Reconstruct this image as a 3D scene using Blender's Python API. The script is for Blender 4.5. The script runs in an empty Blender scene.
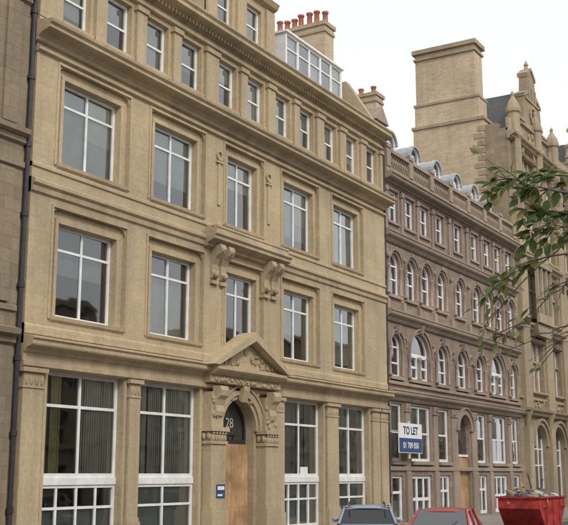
import bpy, math, random
from mathutils import Vector, Matrix
random.seed(7)
R=random.random
def U(a,b): return a+(b-a)*random.random()
E=2.3; G=-E; D=20.7
scn=bpy.context.scene
# ------------------------------------------------------------------ materials
def newmat(name):
    m=bpy.data.materials.new(name); m.use_nodes=True
    nt=m.node_tree; b=nt.nodes['Principled BSDF']; return m,nt,b
def N(nt,t,**k):
    n=nt.nodes.new(t)
    for a,v in k.items(): setattr(n,a,v)
    return n
def ramp(nt,p0,c0,p1,c1):
    r=N(nt,'ShaderNodeValToRGB'); e=r.color_ramp.elements
    e[0].position=p0; e[0].color=(*c0,1); e[1].position=p1; e[1].color=(*c1,1); return r
def mul(nt,a,b,fac=1.0,mode='MULTIPLY'):
    m=N(nt,'ShaderNodeMix',data_type='RGBA',blend_type=mode)
    m.inputs[0].default_value=fac
    nt.links.new(a,m.inputs[6]); nt.links.new(b,m.inputs[7]); return m.outputs[2]
def worlduv(nt):
    g=N(nt,'ShaderNodeNewGeometry'); s=N(nt,'ShaderNodeSeparateXYZ'); nt.links.new(g.outputs['Position'],s.inputs[0])
    a=N(nt,'ShaderNodeMath',operation='ADD'); nt.links.new(s.outputs[0],a.inputs[0]); nt.links.new(s.outputs[1],a.inputs[1])
    c=N(nt,'ShaderNodeCombineXYZ'); nt.links.new(a.outputs[0],c.inputs[0]); nt.links.new(s.outputs[2],c.inputs[1])
    return g.outputs['Position'],c.outputs[0]
def stone(name,c1,c2,mort,bw=.85,bh=.36,soot=.35,sootshadecol=(.13,.11,.085),ms=.007,rough=.9,contrast=1.0,bands=()):
    m,nt,b=newmat(name); L=nt.links.new
    pos,uv=worlduv(nt)
    br=N(nt,'ShaderNodeTexBrick'); L(uv,br.inputs['Vector'])
    br.inputs['Color1'].default_value=(*c1,1); br.inputs['Color2'].default_value=(*c2,1); br.inputs['Mortar'].default_value=(*mort,1)
    br.inputs['Scale'].default_value=1; br.inputs['Mortar Size'].default_value=ms; br.inputs['Mortar Smooth'].default_value=.4
    br.inputs['Brick Width'].default_value=bw; br.inputs['Row Height'].default_value=bh; br.inputs['Bias'].default_value=0
    n1=N(nt,'ShaderNodeTexNoise'); n1.inputs['Scale'].default_value=.33; n1.inputs['Detail'].default_value=5; n1.inputs['Roughness'].default_value=.6; L(pos,n1.inputs['Vector'])
    r1=ramp(nt,.32,(.84,.83,.83),.68,(1.13,1.11,1.08)); L(n1.outputs[0],r1.inputs[0])
    col=mul(nt,br.outputs[0],r1.outputs[0],contrast)
    n3=N(nt,'ShaderNodeTexNoise'); n3.inputs['Scale'].default_value=9; n3.inputs['Detail'].default_value=6; n3.inputs['Roughness'].default_value=.7; L(pos,n3.inputs['Vector'])
    r3=ramp(nt,.3,(.82,.82,.82),.7,(1.16,1.16,1.16)); L(n3.outputs[0],r3.inputs[0])
    col=mul(nt,col,r3.outputs[0],.9)
    mp=N(nt,'ShaderNodeMapping'); mp.inputs['Scale'].default_value=(1.6,1.6,.16); L(pos,mp.inputs['Vector'])
    n2=N(nt,'ShaderNodeTexNoise'); n2.inputs['Scale'].default_value=1; n2.inputs['Detail'].default_value=7; n2.inputs['Roughness'].default_value=.65; L(mp.outputs[0],n2.inputs['Vector'])
    r2=ramp(nt,.47,(0,0,0),.74,(1,1,1)); L(n2.outputs[0],r2.inputs[0])
    sm=N(nt,'ShaderNodeMath',operation='MULTIPLY'); L(r2.outputs[0],sm.inputs[0]); sm.inputs[1].default_value=soot
    fac=sm.outputs[0]
    if bands:   # sooty bands under each ledge by height: grime plus occlusion-like shade painted into colour
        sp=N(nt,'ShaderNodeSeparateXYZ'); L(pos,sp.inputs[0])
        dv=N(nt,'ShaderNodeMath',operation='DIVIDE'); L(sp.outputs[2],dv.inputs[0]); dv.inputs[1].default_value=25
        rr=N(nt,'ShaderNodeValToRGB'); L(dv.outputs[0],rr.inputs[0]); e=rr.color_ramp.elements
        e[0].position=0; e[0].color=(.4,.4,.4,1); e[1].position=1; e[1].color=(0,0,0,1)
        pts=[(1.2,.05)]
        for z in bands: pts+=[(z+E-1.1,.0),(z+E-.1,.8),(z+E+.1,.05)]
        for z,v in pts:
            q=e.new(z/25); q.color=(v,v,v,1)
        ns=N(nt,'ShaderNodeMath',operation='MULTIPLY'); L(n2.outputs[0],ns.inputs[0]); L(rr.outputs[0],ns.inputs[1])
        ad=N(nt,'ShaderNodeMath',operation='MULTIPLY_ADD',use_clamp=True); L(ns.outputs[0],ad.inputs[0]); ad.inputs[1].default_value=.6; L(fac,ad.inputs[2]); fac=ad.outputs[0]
    mx=N(nt,'ShaderNodeMix',data_type='RGBA'); L(fac,mx.inputs[0]); L(col,mx.inputs[6]); mx.inputs[7].default_value=(*sootshadecol,1)
    L(mx.outputs[2],b.inputs['Base Color']); b.inputs['Roughness'].default_value=rough
    bp=N(nt,'ShaderNodeBump'); bp.inputs['Strength'].default_value=.45; bp.inputs['Distance'].default_value=.02; L(n3.outputs[0],bp.inputs['Height'])
    L(bp.outputs[0],b.inputs['Normal'])
    return m
def plain(name,c,rough=.6,var=.15,scale=4,metal=0,spec=.5,bump=0):
    m,nt,b=newmat(name); L=nt.links.new
    g=N(nt,'ShaderNodeNewGeometry')
    n=N(nt,'ShaderNodeTexNoise'); n.inputs['Scale'].default_value=scale; n.inputs['Detail'].default_value=5; L(g.outputs['Position'],n.inputs['Vector'])
    r=ramp(nt,.3,tuple(x*(1-var) for x in c),.7,tuple(min(1,x*(1+var)) for x in c)); L(n.outputs[0],r.inputs[0])
    L(r.outputs[0],b.inputs['Base Color']); b.inputs['Roughness'].default_value=rough; b.inputs['Metallic'].default_value=metal
    b.inputs['Specular IOR Level'].default_value=spec
    if bump:
        bp=N(nt,'ShaderNodeBump'); bp.inputs['Strength'].default_value=bump; bp.inputs['Distance'].default_value=.02; L(n.outputs[0],bp.inputs['Height']); L(bp.outputs[0],b.inputs['Normal'])
    return m
def glassmat(name,tint=(.74,.78,.77),boost=3.1,wob=.009):
    m,nt,b=newmat(name); L=nt.links.new; nt.nodes.remove(b)
    out=nt.nodes['Material Output']
    tr=N(nt,'ShaderNodeBsdfTransparent'); tr.inputs[0].default_value=(*tint,1)
    gl=N(nt,'ShaderNodeBsdfGlossy'); gl.inputs['Roughness'].default_value=.03; gl.inputs[0].default_value=(.93,.97,1,1)
    g=N(nt,'ShaderNodeNewGeometry')
    n=N(nt,'ShaderNodeTexNoise'); n.inputs['Scale'].default_value=1.1; n.inputs['Detail'].default_value=1; L(g.outputs['Position'],n.inputs['Vector'])
    bp=N(nt,'ShaderNodeBump'); bp.inputs['Strength'].default_value=.6; bp.inputs['Distance'].default_value=wob; L(n.outputs[0],bp.inputs['Height'])
    L(bp.outputs[0],gl.inputs['Normal'])
    fr=N(nt,'ShaderNodeFresnel'); fr.inputs[0].default_value=1.5
    mm=N(nt,'ShaderNodeMath',operation='MULTIPLY',use_clamp=True); L(fr.outputs[0],mm.inputs[0]); mm.inputs[1].default_value=boost
    mx=N(nt,'ShaderNodeMixShader'); L(mm.outputs[0],mx.inputs[0]); L(tr.outputs[0],mx.inputs[1]); L(gl.outputs[0],mx.inputs[2]); L(mx.outputs[0],out.inputs[0])
    return m
def slatemat(name,c):
    return stone(name,c,tuple(x*.75 for x in c),tuple(x*.45 for x in c),bw=.28,bh=.2,soot=.3,sootshadecol=(.05,.06,.05),ms=.012,rough=.6)
def woodmat(name):
    m,nt,b=newmat(name); L=nt.links.new
    g=N(nt,'ShaderNodeNewGeometry'); mp=N(nt,'ShaderNodeMapping'); mp.inputs['Scale'].default_value=(7,7,.9); L(g.outputs['Position'],mp.inputs[0])
    n=N(nt,'ShaderNodeTexNoise'); n.inputs['Scale'].default_value=1.2; n.inputs['Detail'].default_value=6; n.inputs['Distortion'].default_value=1.5; L(mp.outputs[0],n.inputs[0])
    r=ramp(nt,.3,(.36,.21,.105),.7,(.60,.39,.21)); L(n.outputs[0],r.inputs[0])
    n4=N(nt,'ShaderNodeTexNoise'); n4.inputs['Scale'].default_value=1.3; n4.inputs['Detail'].default_value=4; L(g.outputs['Position'],n4.inputs[0])
    r4=ramp(nt,.35,(.7,.68,.66),.65,(1.1,1.1,1.1)); L(n4.outputs[0],r4.inputs[0])
    L(mul(nt,r.outputs[0],r4.outputs[0]),b.inputs['Base Color']); b.inputs['Roughness'].default_value=.75
    return m
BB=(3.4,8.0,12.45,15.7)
MS=stone('sandstone_buff',(.50,.405,.26),(.455,.365,.235),(.38,.305,.20),soot=.32,sootshadecol=(.20,.16,.11),ms=.005,bands=BB)
MST=stone('sandstone_trim',(.495,.40,.26),(.455,.365,.24),(.37,.30,.20),bw=1.7,bh=3.1,soot=.42,sootshadecol=(.19,.15,.105),bands=BB)
MSG=stone('sandstone_ground_floor',(.44,.355,.235),(.39,.315,.21),(.28,.225,.155),soot=.42,bh=.42,bw=1.1,sootshadecol=(.17,.14,.10),bands=(3.2,))
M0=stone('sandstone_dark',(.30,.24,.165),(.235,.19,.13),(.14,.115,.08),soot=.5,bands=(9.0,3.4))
M2=stone('sandstone_brown',(.33,.258,.205),(.25,.196,.157),(.16,.127,.10),bw=.7,bh=.33,soot=.42,sootshadecol=(.13,.105,.088),bands=(3.5,7.2,11.,13.9))
M2T=stone('sandstone_brown_trim',(.375,.297,.236),(.31,.246,.197),(.2,.16,.13),bw=1.3,bh=2.3,soot=.42,sootshadecol=(.13,.105,.088),bands=(3.5,7.2,11.,13.9))
M3=stone('sandstone_olive',(.37,.295,.20),(.29,.232,.157),(.17,.14,.095),bw=.75,bh=.36,soot=.45,sootshadecol=(.13,.108,.082),bands=(3.7,9.1,13.5,17.5,21.4))
M3T=stone('sandstone_olive_trim',(.41,.335,.23),(.35,.285,.195),(.22,.18,.125),bw=1.3,bh=2.1,soot=.45,sootshadecol=(.13,.108,.08),bands=(3.7,9.1,13.5,17.5,21.4))
MBR=stone('buff_brick',(.60,.47,.31),(.47,.36,.23),(.52,.46,.37),bw=.3,bh=.11,soot=.4,sootshadecol=(.25,.2,.15),ms=.014)
MRP=plain('terracotta_pot',(.38,.14,.09),.8,.25)
MSL=slatemat('slate',(.13,.135,.145))
MLEAD=plain('lead_sheet',(.38,.40,.41),.6)
MW=plain('white_painted_timber',(.78,.79,.78),.45,.1,3)
MGL=glassmat('window_glass')
MGL2=glassmat('window_glass_old',(.72,.75,.72),2.9,.013)
MIN=plain('interior_plaster',(.5,.49,.44),.9,.25,.6)
MBL=plain('blind_cream',(.74,.72,.64),.85,.12,1.5)
MBG=plain('blind_grey',(.52,.54,.51),.85,.2,1.5)
MBY=plain('blind_warm_glow',(.66,.57,.26),.85,.25,1.2)  # slat colour carries the warm glow of the room behind
MCU=plain('curtain_dark',(.15,.15,.15),.9,.3,2)
MIR=plain('cast_iron_black',(.03,.03,.033),.5,.3,8)
MWD=woodmat('plywood')
MBLUE=plain('sign_blue',(.025,.07,.20),.5,.05)
MWS=plain('sign_white',(.80,.80,.79),.5,.04)
MNUM=plain('number_paint',(.45,.45,.43),.5,.1)
MLET=plain('letter_dark_blue',(.02,.03,.12),.5,.05)
MCARV=stone('carved_stone',(.46,.375,.25),(.40,.325,.215),(.32,.26,.175),bw=3,bh=3,soot=.6,sootshadecol=(.17,.135,.1))
# ------------------------------------------------------------------ mesh builder
class M:
    def __init__(s): s.v=[]; s.f=[]; s.sm=False
    def add(s,vs,fs):
        o=len(s.v); s.v+=[tuple(v) for v in vs]; s.f+=[tuple(i+o for i in f) for f in fs]
    def box(s,x0,x1,y0,y1,z0,z1):
        if x1<=x0 or z1<=z0 or y1<=y0: return
        s.add([(x0,y0,z0),(x1,y0,z0),(x1,y1,z0),(x0,y1,z0),(x0,y0,z1),(x1,y0,z1),(x1,y1,z1),(x0,y1,z1)],
              [(0,3,2,1),(4,5,6,7),(0,1,5,4),(1,2,6,5),(2,3,7,6),(3,0,4,7)])
    def prism(s,poly,y0,y1):
        n=len(poly)
        s.add([(p[0],y0,p[1]) for p in poly]+[(p[0],y1,p[1]) for p in poly],
              [tuple(range(n)),tuple(range(2*n-1,n-1,-1))]+[(i,i+n,(i+1)%n+n,(i+1)%n) for i in range(n)])
    def xprism(s,poly,x0,x1):
        n=len(poly)
        s.add([(x0,p[0],p[1]) for p in poly]+[(x1,p[0],p[1]) for p in poly],
              [tuple(range(n)),tuple(range(2*n-1,n-1,-1))]+[(i,i+n,(i+1)%n+n,(i+1)%n) for i in range(n)])
    def quad(s,a,b,c,d): s.add([a,b,c,d],[(0,1,2,3)])
    def lathe(s,cx,cy,prof,n=12,a0=0.):
        vs=[];fs=[]
        for r,z in prof:
            for i in range(n):
                a=a0+2*math.pi*i/n; vs.append((cx+r*math.cos(a),cy+r*math.sin(a),z))
        for j in range(len(prof)-1):
            for i in range(n):
                fs.append((j*n+i,j*n+(i+1)%n,(j+1)*n+(i+1)%n,(j+1)*n+i))
        fs.append(tuple(range(n-1,-1,-1))); fs.append(tuple((len(prof)-1)*n+i for i in range(n)))
        s.add(vs,fs)
    def ring(s,xc,zs,r0,r1,y0,y1,n=14,a0=0,a1=math.pi):
        out=[(xc+r1*math.cos(a0+(a1-a0)*i/n),zs+r1*math.sin(a0+(a1-a0)*i/n)) for i in range(n+1)]
        inn=[(xc+r0*math.cos(a0+(a1-a0)*i/n),zs+r0*math.sin(a0+(a1-a0)*i/n)) for i in range(n+1)]
        for i in range(n): s.prism([out[i],out[i+1],inn[i+1],inn[i]],y0,y1)
    def spandrel(s,xc,zs,r,y0,y1,n=8,top=None):
        t=top if top else zs+r
        L=[(xc-r*math.cos(math.pi/2*i/n),zs+r*math.sin(math.pi/2*i/n)) for i in range(n+1)]
        P=L+([(xc,t)] if t>zs+r+1e-4 else [])+[(xc-r,t)]
        s.prism(P[::-1],y0,y1)
        L=[(2*xc-p[0],p[1]) for p in P]; s.prism(L,y0,y1)
    def ball(s,c,r,sx=1,sy=1,sz=1,n=8,m=6):
        vs=[(c[0],c[1],c[2]-r*sz)];fs=[]
        for j in range(1,m):
            t=math.pi*j/m
            for i in range(n):
                a=2*math.pi*i/n; vs.append((c[0]+r*sx*math.sin(t)*math.cos(a),c[1]+r*sy*math.sin(t)*math.sin(a),c[2]-r*sz*math.cos(t)))
        vs.append((c[0],c[1],c[2]+r*sz))
        for i in range(n): fs.append((0,1+(i+1)%n,1+i))
        for j in range(m-2):
            for i in range(n): fs.append((1+j*n+i,1+j*n+(i+1)%n,1+(j+1)*n+(i+1)%n,1+(j+1)*n+i))
        k=1+(m-2)*n
        for i in range(n): fs.append((k+i,k+(i+1)%n,k+n))
        s.add(vs,fs)
    def tube(s,pts,rads,n=7):
        vs=[];fs=[]
        for k,p in enumerate(pts):
            p=Vector(p); q=Vector(pts[min(k+1,len(pts)-1)])-Vector(pts[max(k-1,0)]); q.normalize()
            a=q.orthogonal().normalized() if k==0 else (pa-q*pa.dot(q)).normalized()
            pa=a; b=q.cross(a)
            for i in range(n):
                t=2*math.pi*i/n; vs.append(p+(a*math.cos(t)+b*math.sin(t))*rads[k])
        for j in range(len(pts)-1):
            for i in range(n): fs.append((j*n+i,j*n+(i+1)%n,(j+1)*n+(i+1)%n,(j+1)*n+i))
        s.add(vs,fs)
    def wall(s,x0,x1,z0,z1,y0,y1,ops):
        zs=sorted({z0,z1}|{z for o in ops for z in (o[2],o[3]) if z0<z<z1})
        for a,b in zip(zs,zs[1:]):
            m=(a+b)/2; x=x0
            for o in sorted([o for o in ops if o[2]<m<o[3]]):
                s.box(x,o[0],y0,y1,a,b); x=max(x,o[1])
            s.box(x,x1,y0,y1,a,b)
    def cornice(s,x0,x1,prof,y=D,inn=.05):
        P=[(y-p,z) for p,z in prof]
        s.xprism([(y+inn,prof[0][1])]+P+[(y+inn,prof[-1][1])],x0,x1)
    def obj(s,name,mat,parent=None,smooth=False,bevel=0,recalc=True):
        if not s.v: return None
        me=bpy.data.meshes.new(name); me.from_pydata(s.v,[],s.f); me.update()
        import bmesh
        if recalc:
            bm=bmesh.new(); bm.from_mesh(me); bmesh.ops.recalc_face_normals(bm,faces=bm.faces); bm.to_mesh(me); bm.free()
        o=bpy.data.objects.new(name,me); scn.collection.objects.link(o); me.materials.append(mat)
        if parent: o.parent=parent
        if smooth:
            for p in me.polygons: p.use_smooth=True
        if bevel:
            b=o.modifiers.new('b','BEVEL'); b.width=bevel; b.segments=2; b.limit_method='ANGLE'
        return o
def empty(name,loc=(0,0,E),rot=0):
    e=bpy.data.objects.new(name,None); scn.collection.objects.link(e); e.location=loc; e.rotation_euler=(0,0,rot); e.empty_display_size=.5; return e
def window(F,GL,x0,x1,z0,z1,y,mull=(.5,),trans=(.72,),fw=.07,bw=.055):
    F.box(x0,x0+fw,y,y+.09,z0,z1); F.box(x1-fw,x1,y,y+.09,z0,z1)
    F.box(x0+fw,x1-fw,y+.003,y+.087,z0,z0+fw*1.2); F.box(x0+fw,x1-fw,y+.003,y+.087,z1-fw,z1)
    for m in mull:
        c=x0+(x1-x0)*m; F.box(c-bw/2,c+bw/2,y+.008,y+.08,z0+fw*1.2,z1-fw)
    for t in trans:
        c=z0+(z1-z0)*t; F.box(x0+fw,x1-fw,y+.014,y+.076,c-bw/2,c+bw/2)
    xs=[x0+fw*.5]+[x0+(x1-x0)*m for m in mull]+[x1-fw*.5]; zs=[z0+.03]+[z0+(z1-z0)*t for t in trans]+[z1-.03]
    for a,b in zip(xs,xs[1:]):
        for c,d in zip(zs,zs[1:]):
            k=U(-.014,.014); l=U(-.014,.014)
            GL.quad((a,y+.05+k,c),(b,y+.05-k,c),(b,y+.05-k+l,d),(a,y+.05+k+l,d))
def blind(B,x0,x1,z0,z1,y,full=None):
    h=full if full is not None else U(.15,1)
    a=U(-.015,.015)
    B.quad((x0,y,z1-(z1-z0)*h+a),(x1,y,z1-(z1-z0)*h-a),(x1,y,z1),(x0,y,z1))
def archwin(W,F,GL,xc,r,z0,zs,y0,y1,yw,n=8):
    W.spandrel(xc,zs,r,y0,y1,n)
    F.ring(xc,zs,r-.09,r+.01,yw,yw+.09,12)
    F.box(xc-r,xc-r+.09,yw,yw+.09,z0,zs); F.box(xc+r-.09,xc+r,yw,yw+.09,z0,zs)
    F.box(xc-r+.09,xc+r-.09,yw+.003,yw+.087,z0,z0+.09)
    F.box(xc-r+.09,xc+r-.09,yw+.01,yw+.08,zs-.035,zs+.035)
    k=U(-.012,.012)
    GL.quad((xc-r+.03,yw+.05+k,z0+.03),(xc+r-.03,yw+.05-k,z0+.03),(xc+r-.03,yw+.05-k,zs+r),(xc-r+.03,yw+.05+k,zs+r))
def interior(par,x0,x1,levels,y0,y1,ends=True):
    I=M()
    for z in levels: I.box(x0+.02,x1-.02,y0,y1,z-.15,z+.15)
    I.box(x0+.02,x1-.02,y1,y1+.2,levels[0],levels[-1])
    n=max(1,int((x1-x0)/4.15))
    for i in range(n+1):
        x=x0+.1+(x1-x0-.3)*i/n
        for a,b in zip(levels,levels[1:]): I.box(x,x+.1,y0+.05,y1,a+.15,b-.15)
    I.obj('interior_rooms',MIN,par)
def carving(C,x0,x1,z0,z1,y,n,r0=.05,r1=.13):
    for i in range(n):
        C.ball((U(x0,x1),y,U(z0,z1)),U(r0,r1),U(.7,1.4),.7,U(.7,1.4),7,5)
# ================================================================== BUILDING 1
b1=empty('sandstone_office_building')
W=M();WG=M();T=M();F=M();GL=M();BC=M();BG=M();CU=M();C=M();BY=M()
XL,XR=20.78,43.92
cs=[23.35,27.62,31.75,35.95,40.12]; ws=[2.6,2.42,2.0,2.36,2.3]
y1=D+.45; yw=D+.2
ops=[]
for c,w in zip(cs,ws):
    ops.append((c-w/2,c+w/2,4.38,7.1)); ops.append((c-w/2,c+w/2,8.85,11.45))
attx=[22.5,24.5,26.5,28.45,30.75,32.7,34.75,36.7,38.8,40.85,42.9]
for x in attx: ops.append((x-.6,x+.6,13.3,15.05))
W.wall(XL,XR,3.3,15.6,D,y1,ops)
ops2=[]
for c,w in zip(cs,ws):
    ops2.append((c-w/2-.34,c+w/2+.34,4.2,7.5)); ops2.append((c-w/2-.34,c+w/2+.34,8.7,11.8))
W.wall(XL,XR,3.5,12.1,D-.13,D+.04,ops2)
for ci,(c,w) in enumerate(zip(cs,ws)):
    for (a,b) in ((4.38,7.1),(8.85,11.45)):
        x0,x1=c-w/2,c+w/2
        T.box(x0-.13,x0-.002,D-.05,D+.05,a,b); T.box(x1+.002,x1+.13,D-.05,D+.05,a,b); T.box(x0-.13,x1+.13,D-.055,D+.05,b+.002,b+.13)
        o0,o1,ot=x0-.34,x1+.34,b+(.4 if a<5 else .35)
        T.box(o0-.07,o0-.001,D-.17,D-.08,a-.1,ot); T.box(o1+.001,o1+.07,D-.17,D-.08,a-.1,ot); T.box(o0-.07,o1+.07,D-.175,D-.08,ot+.001,ot+.08)
        for sx,xx in ((1,o0),(-1,o1)):
            T.prism([(xx,ot),(xx+sx*.26,ot),(xx+sx*.08,ot-.08),(xx,ot-.26)],D-.11,D+.02)
        T.cornice(x0-.3,x1+.3,[(.12,a-.2),(.2,a-.12),(.22,a-.02),(0,a+.005)])
        window(F,GL,x0,x1,a,b,yw,(.5,),(.74,),.09,.075)
        if a<5:
            CU.quad((x0+.05,yw+.2,a+(b-a)*.75),(x1-.05,yw+.2,a+(b-a)*.75),(x1-.05,yw+.2,b),(x0+.05,yw+.2,b))
            if ci!=2: blind(BG if ci in(0,3) else BC,x0+.05,x1-.05,a,b,yw+.28,[.5,.95,0,.6,.9][ci])
        else:
            blind([BG,BG,BC,BG,BG][ci],x0+.05,x1-.05,a,b,yw+.16,[.95,.7,.4,.8,1][ci])
            if ci in(0,3): blind(BC,c+.03,x1-.05,a,b,yw+.14,.55)
for x in (30.05,33.45):
    T.ring(x,11.25,.12,.2,D-.2,D-.1,12,0,2*math.pi); T.box(x-.09,x+.09,D-.18,D-.1,9.4,10.95)
    T.box(x-.2,x+.2,D-.22,D-.1,10.95,11.02)
T.cornice(XL,XR,[(.14,7.75),(.2,7.8),(.2,7.95),(.28,8.02),(.28,8.12),(.14,8.2)])
T.cornice(XL,XR,[(.14,8.5),(.18,8.52),(.18,8.6),(.14,8.64)])
T.cornice(XL-.02,XR+.02,[(.14,11.92),(.24,11.97),(.24,12.06),(.15,12.1)])
W.box(XL,XR,D-.1,D+.03,12.1,12.3)
T.cornice(XL-.1,XR+.15,[(.12,12.2),(.2,12.24),(.24,12.34),(.34,12.42),(.6,12.5),(.66,12.53),(.66,12.62),(.74,12.68),(.76,12.76),(.1,12.86)])
for i,x in enumerate(attx):
    T.box(x-.7,x+.7,D-.1,D+.05,13.14,13.28)
    window(F,GL,x-.6,x+.6,13.3,15.05,yw,(),(.5,),.09,.07)
    if R()<.75: blind(random.choice([BC,BG,BG]),x-.5,x+.5,13.3,15.05,yw+.15,U(.3,1))
prev=XL
for i in range(len(attx)+1):
    a=prev; b=attx[i]-.72 if i<len(attx) else XR
    if b-a>.15:
        T.box(a+.03,b-.03,D-.13,D+.04,13.05,14.95); T.box(a-.02,b+.02,D-.19,D+.03,14.951,15.12)
    prev=attx[i]+.72 if i<len(attx) else 0
T.cornice(XL,XR,[(.1,12.86),(.16,12.88),(.16,13.0),(.1,13.04)])
T.cornice(XL-.02,XR+.02,[(.06,15.22),(.14,15.26),(.14,15.38),(.08,15.42)])
W.box(XL,XR,D-.06,D+.03,15.42,15.56)
T.cornice(XL-.1,XR+.12,[(.06,15.5),(.16,15.56),(.22,15.66),(.5,15.76),(.58,15.8),(.58,15.92),(.66,16.0),(.66,16.06),(0,16.2)],inn=.9)
x=XL+.1
while x<XR-.1:
    T.box(x,x+.09,D-.3,D-.05,15.56,15.7); x+=.2
W.wall(29.4,34.1,16.1,19.8,D+.1,D+.55,[(30.1,31.15,16.55,18.1),(32.2,33.25,16.55,18.1)])
for x in (30.1,32.2): window(F,GL,x,x+1.05,16.55,18.1,D+.25,(),(.5,),.09,.07)
for x in (29.4,31.38,33.5): T.box(x,x+.6,D-.02,D+.15,16.2,18.3)
T.cornice(29.3,34.2,[(0,18.4),(.2,18.5),(.3,18.7),(0,18.8)],y=D+.1)
W.prism([(29.4,19.81),(34.1,19.81),(31.75,21.8)],D+.1,D+.5)
T.prism([(29.2,19.7),(29.4,19.7),(31.75,21.8),(34.1,19.7),(34.3,19.7),(31.75,22.1)],D,D+.56)
W.box(29.4,29.8,D+.551,D+3.2,16.3,19.8); W.box(33.7,34.1,D+.551,D+3.2,16.3,19.8)
RF=M()
RF.xprism([(D+.5,16.15),(D+.75,16.15),(D+2.2,19.2),(D+9,19.5),(D+9,15.7),(D+.5,15.7)],XL,35.6)
RF.xprism([(D+.5,16.15),(D+.75,16.15),(D+2.2,18.7),(D+9,19.0),(D+9,15.7),(D+.5,15.7)],35.6,XR-.4)
RF.obj('mansard_roof',MSL,b1)
T.xprism([(D+.2,16.1),(D+.2,16.7),(D+1.6,18.9),(D+8,19.2),(D+8,16.1)],XR-.4,XR)
DM=M(); dx0,dx1,dy=35.9,40.9,D+.5
zt,zb=18.35,16.3
nb=5
for i in range(nb+1):
    x=dx0+(dx1-dx0)*i/nb; DM.box(x-.06,x+.06,dy,dy+.1,zb,zt)
DM.box(dx0+.06,dx1-.06,dy+.005,dy+.095,zb,zb+.12); DM.box(dx0+.06,dx1-.06,dy+.008,dy+.09,zt-.1,zt)
DM.box(dx0,dx1,dy+.012,dy+.085,17.65,17.71)
DM.box(dx0-.12,dx1+.12,dy-.1,dy+2.2,zt,zt+.09)
DM.box(dx0-.06,dx0+.02,dy+.101,dy+2.0,zb,zt); DM.box(dx1-.02,dx1+.06,dy+.101,dy+2.0,zb,zt)
DM.obj('dormer_frame',MW,b1)
for i in range(nb):
    a=dx0+(dx1-dx0)*i/nb; b=a+(dx1-dx0)/nb; GL.quad((a,dy+.06,zb),(b,dy+.06,zb),(b,dy+.06,zt),(a,dy+.06,zt))
    if i%2==0: BC.quad((a+.06,dy+.2,zb),(b-.06,dy+.2,zb),(b-.06,dy+.2,zt),(a+.06,dy+.2,zt))
BG.quad((dx0,dy+.45,zb),(dx1,dy+.45,zb),(dx1,dy+.45,zt),(dx0,dy+.45,zt))
def chimney(par,x0,x1,y0,y1,z0,z1,npots,mat=MBR,cap=.1,ph=1.):
    K=M();P=M();K2=M()
    K.box(x0,x1,y0,y1,z0,z1-.55)
    K2.box(x0-.06,x1+.06,y0-.06,y1+.06,z1-.55,z1-.42); K.box(x0-.02,x1+.02,y0-.02,y1+.02,z1-.42,z1-.2); K2.box(x0-cap,x1+cap,y0-cap,y1+cap,z1-.2,z1)
    for i in range(npots):
        y=y0+(y1-y0)*(i+.5)/npots+U(-.05,.05); h=U(.6,.85)*ph
        P.lathe((x0+x1)/2,y,[(.19,z1),(.19,z1+.1),(.14,z1+.14),(.125,z1+h),(.17,z1+h+.03),(.17,z1+h+.12),(.1,z1+h+.12)],12)
    K.obj('chimney_stack',mat,par); K2.obj('chimney_cap',MCARV,par); P.obj('chimney_pots',MRP,par,True)
chimney(b1,43.0,43.95,23.2,26.3,16,22.1,7,ph=.85)
# ---- ground floor
gops=[(21.85,25.2,-2.0,2.85),(26.0,29.2,-2.0,2.85),(30.5,32.7,G,2.62),(34.8,37.9,-2.0,2.85),(39.2,42.1,-2.0,2.85)]
WG.wall(XL,XR,G-.3,3.3,D,y1,gops)
WG.spandrel(31.6,1.52,1.1,D,y1,12)
for gi,(a,b,c,d) in enumerate(gops):
    if gi==2: continue
    window(F,GL,a,b,-.1,d,yw,(.5,),(.68,),.1,.085)
    F.box(a,b,yw-.04,yw+.12,-.3,-.1)
    window(F,GL,a,b,-2.0,-.301,yw,(.25,.5,.75) if gi in(0,3) else (.5,),(.62,),.09,.075)
    T.box(a-.12,b+.12,D-.08,D+.05,d+.002,d+.16)
    T.box(a-.12,a-.002,D-.07,D+.05,-2.1,d); T.box(b+.002,b+.12,D-.07,D+.05,-2.1,d)
    x=a+.05
    B=[BC,BC,None,BG,BG][gi]
    while x<b-.1:
        k=U(-.008,.008)
        BB_=BY if (gi==0 and x<a+.95) else B  # leftmost slats tinted yellow, interior glow painted as blind colour
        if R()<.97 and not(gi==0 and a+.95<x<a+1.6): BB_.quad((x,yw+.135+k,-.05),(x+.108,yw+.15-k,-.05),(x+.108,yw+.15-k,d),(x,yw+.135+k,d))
        x+=.108
    BG.quad((a+.05,yw+.16,-2),(b-.05,yw+.16,-2),(b-.05,yw+.16,-.4 if gi else -.9),(a+.05,yw+.16,-.4 if gi else -.9))
def pilaster(T,C,x0,x1,z0,z1,p,y=D):
    T.box(x0-.06,x1+.06,y-p-.08,y+.03,z0,z0+.9)
    T.box(x0-.03,x1+.03,y-p-.04,y+.03,z0+.9,z0+1.02)
    T.box(x0,x1,y-p,y+.03,z0+1.02,z1-.55)
    T.box(x0-.03,x1+.03,y-p-.03,y+.03,z1-.55,z1-.5)
    T.box(x0+.01,x1-.01,y-p-.01,y+.03,z1-.5,z1-.12)
    T.box(x0-.08,x1+.08,y-p-.09,y+.03,z1-.12,z1)
    n=max(3,int((x1-x0)/.19))
    for i in range(n):
        xx=x0+(x1-x0)*(i+.5)/n
        C.ball((xx,y-p-.01,z1-.36),.07,.9,.5,1.8,8,6)
for a,b_ in ((20.82,21.62),(25.36,25.86),(38.08,39.04),(42.3,43.0),(43.1,43.88)):
    pilaster(T,C,a,b_,G,2.85,.16)
pilaster(T,C,34.05,34.62,G,2.85,.12)
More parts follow.
